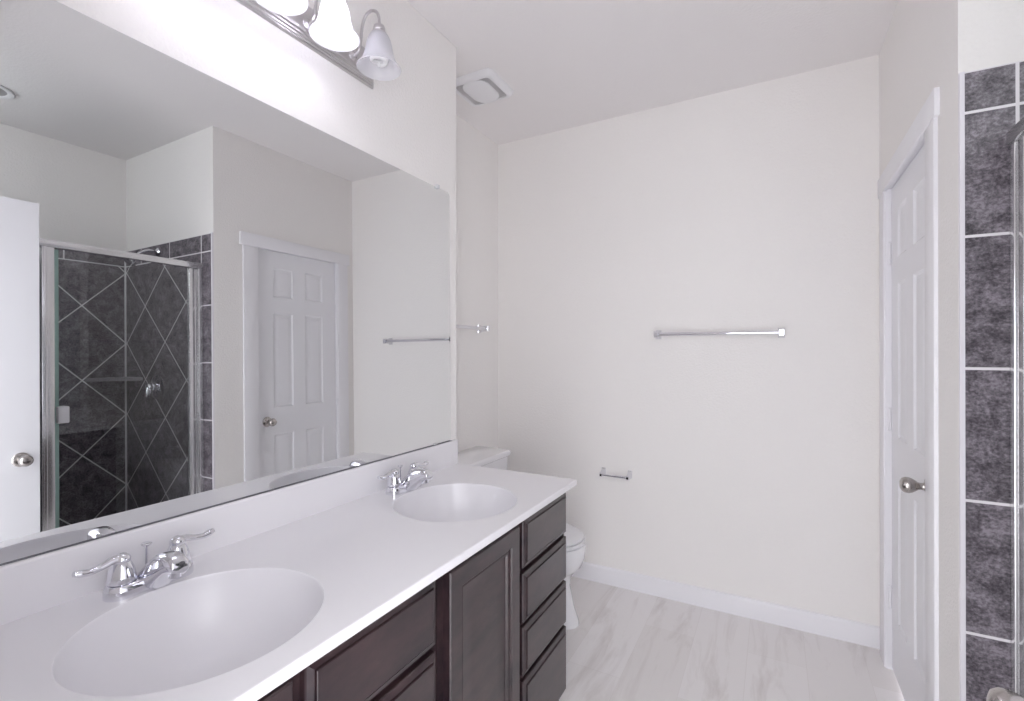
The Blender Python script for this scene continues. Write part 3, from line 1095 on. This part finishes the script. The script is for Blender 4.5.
# ================================================================== shower enclosure, valve, head, shelf
AL = M['alu']
PX = 1.795                                     # plane of the glass
ZB, ZT = 0.100, 1.922
se = thing('shower_enclosure', (PX, 1.06, ZB), 'bright metal framed glass shower enclosure behind the open entry door', 'shower enclosure')
b = nb(); box(b, (PX - 0.020, YSN + 0.009, ZT - 0.034), (PX + 0.020, YS - 0.0095, ZT), 0.004)
obj('header_rail', b, AL, se, 30)
b = nb(); box(b, (PX - 0.020, YSN + 0.009, ZB), (PX + 0.020, YS - 0.0095, ZB + 0.028), 0.004)
obj('sill_track', b, AL, se, 30)
b = nb(); box(b, (PX - 0.014, YS - 0.036, ZB + 0.028), (PX + 0.014, YS - 0.0095, ZT - 0.034), 0.003)
obj('wall_jamb', b, AL, se, 30)
b = nb(); box(b, (PX - 0.014, YSN + 0.0095, ZB + 0.028), (PX + 0.014, YSN + 0.036, ZT - 0.034), 0.003)
obj('wall_jamb', b, AL, se, 30)
b = nb(); box(b, (PX - 0.018, 0.938, ZB + 0.028), (PX + 0.018, 0.986, ZT - 0.034), 0.004)
box(b, (PX - 0.0215, 0.945, ZB + 0.028), (PX - 0.0175, 0.958, ZT - 0.034), 0.001)
obj('post', b, AL, se, 30)
b = nb(); box(b, (PX - 0.003, YSN + 0.034, ZB + 0.028), (PX + 0.003, 0.940, ZT - 0.034))
tag(obj('fixed_glass', b, M['pane'], se, 0), 'fixed clear glass panel')
b = nb(); box(b, (PX - 0.003, 1.004, ZB + 0.036), (PX + 0.003, 1.606, ZT - 0.040))
gd = tag(obj('door_glass', b, M['pane'], se, 0), 'clear glass shower door')
b = nb(); box(b, (PX - 0.013, 1.594, ZB + 0.032), (PX + 0.013, 1.624, ZT - 0.037), 0.003)
box(b, (PX - 0.006, 1.626, ZB + 0.032), (PX + 0.006, 1.642, ZT - 0.037), 0.003)
obj('hinge_stile', b, AL, gd, 30)
gm = simple('glass_edge_green', (0.30, 0.44, 0.40), 0.25)
b = nb(); box(b, (PX - 0.0045, 0.9895, ZB + 0.036), (PX + 0.0045, 1.0045, ZT - 0.040), 0.001)
tag(obj('edge_seal', b, gm, gd, 30), 'pale green edge of the glass door')
b = nb(); box(b, (PX - 0.030, 0.992, 1.045), (PX - 0.004, 1.036, 1.125), 0.004)
box(b, (PX + 0.004, 0.992, 1.045), (PX + 0.030, 1.036, 1.125), 0.004)
tag(obj('pull_handle', b, M['plastic'], gd, 30), 'small white pull on the glass door')

sv = thing('shower_valve', (2.30, YS - 0.009, 1.165), 'round chrome shower valve with a lever on the dark end tiles', 'shower valve')
b = nb(); lathe(b, [(0.082, 0.0005), (0.082, 0.004), (0.074, 0.010), (0.055, 0.015), (0.030, 0.018), (0.028, 0.030), (0.0, 0.031)], (2.30, YS - 0.009, 1.165), (0, -1, 0), 40)
obj('escutcheon', b, CHR, sv, 40)
b = nb(); lathe(b, [(0.024, 0.030), (0.027, 0.034), (0.027, 0.058), (0.022, 0.064), (0.0, 0.066)], (2.30, YS - 0.009, 1.165), (0, -1, 0), 28)
tube(b, smooth_path([(2.30, YS - 0.060, 1.160), (2.292, YS - 0.068, 1.142), (2.282, YS - 0.078, 1.118), (2.278, YS - 0.084, 1.104)], 5), [0.020, 0.018, 0.015, 0.010], 12)
obj('lever', b, CHR, sv, 40)

sh = thing('showerhead', (2.29, YS, 2.045), 'chrome shower head on a bent arm above the glass header', 'shower head')
b = nb()
lathe(b, [(0.028, 0.0005), (0.028, 0.004), (0.020, 0.010), (0.010, 0.014)], (2.29, YS - 0.009, 2.045), (0, -1, 0), 24)
tube(b, smooth_path([(2.29, YS - 0.010, 2.045), (2.29, YS - 0.06, 2.048), (2.29, YS - 0.105, 2.030), (2.29, YS - 0.135, 1.997)], 5), 0.0085, 12)
obj('arm', b, CHR, sh, 40)
b = nb()
lathe(b, [(0.010, -0.004), (0.015, 0.004), (0.013, 0.014), (0.018, 0.022), (0.034, 0.048), (0.037, 0.058), (0.034, 0.062), (0.0, 0.063)], (2.29, YS - 0.131, 2.001), (0, -0.67, -0.74), 28)
obj('spray_head', b, CHR, sh, 40)

b = nb()
R0 = 0.225
pts = [(XB - 0.0095, YS - 0.0095)]
for k in range(13):
    a = k / 12
    # chord that bows inwards a little, like a cut corner shelf
    px = XB - 0.0095 - R0 * (1 - a)
    py = YS - 0.0095 - R0 * a
    bow = 0.018 * math.sin(PI * a)
    pts.append((px - bow * 0.7, py - bow * 0.7))
prism(b, pts, 'z', 1.205, 1.228, 0.003)
tag(obj('corner_shelf', b, M['shelf'], None, 30), 'grey stone corner shelf between the slate shower walls', 'shelf')
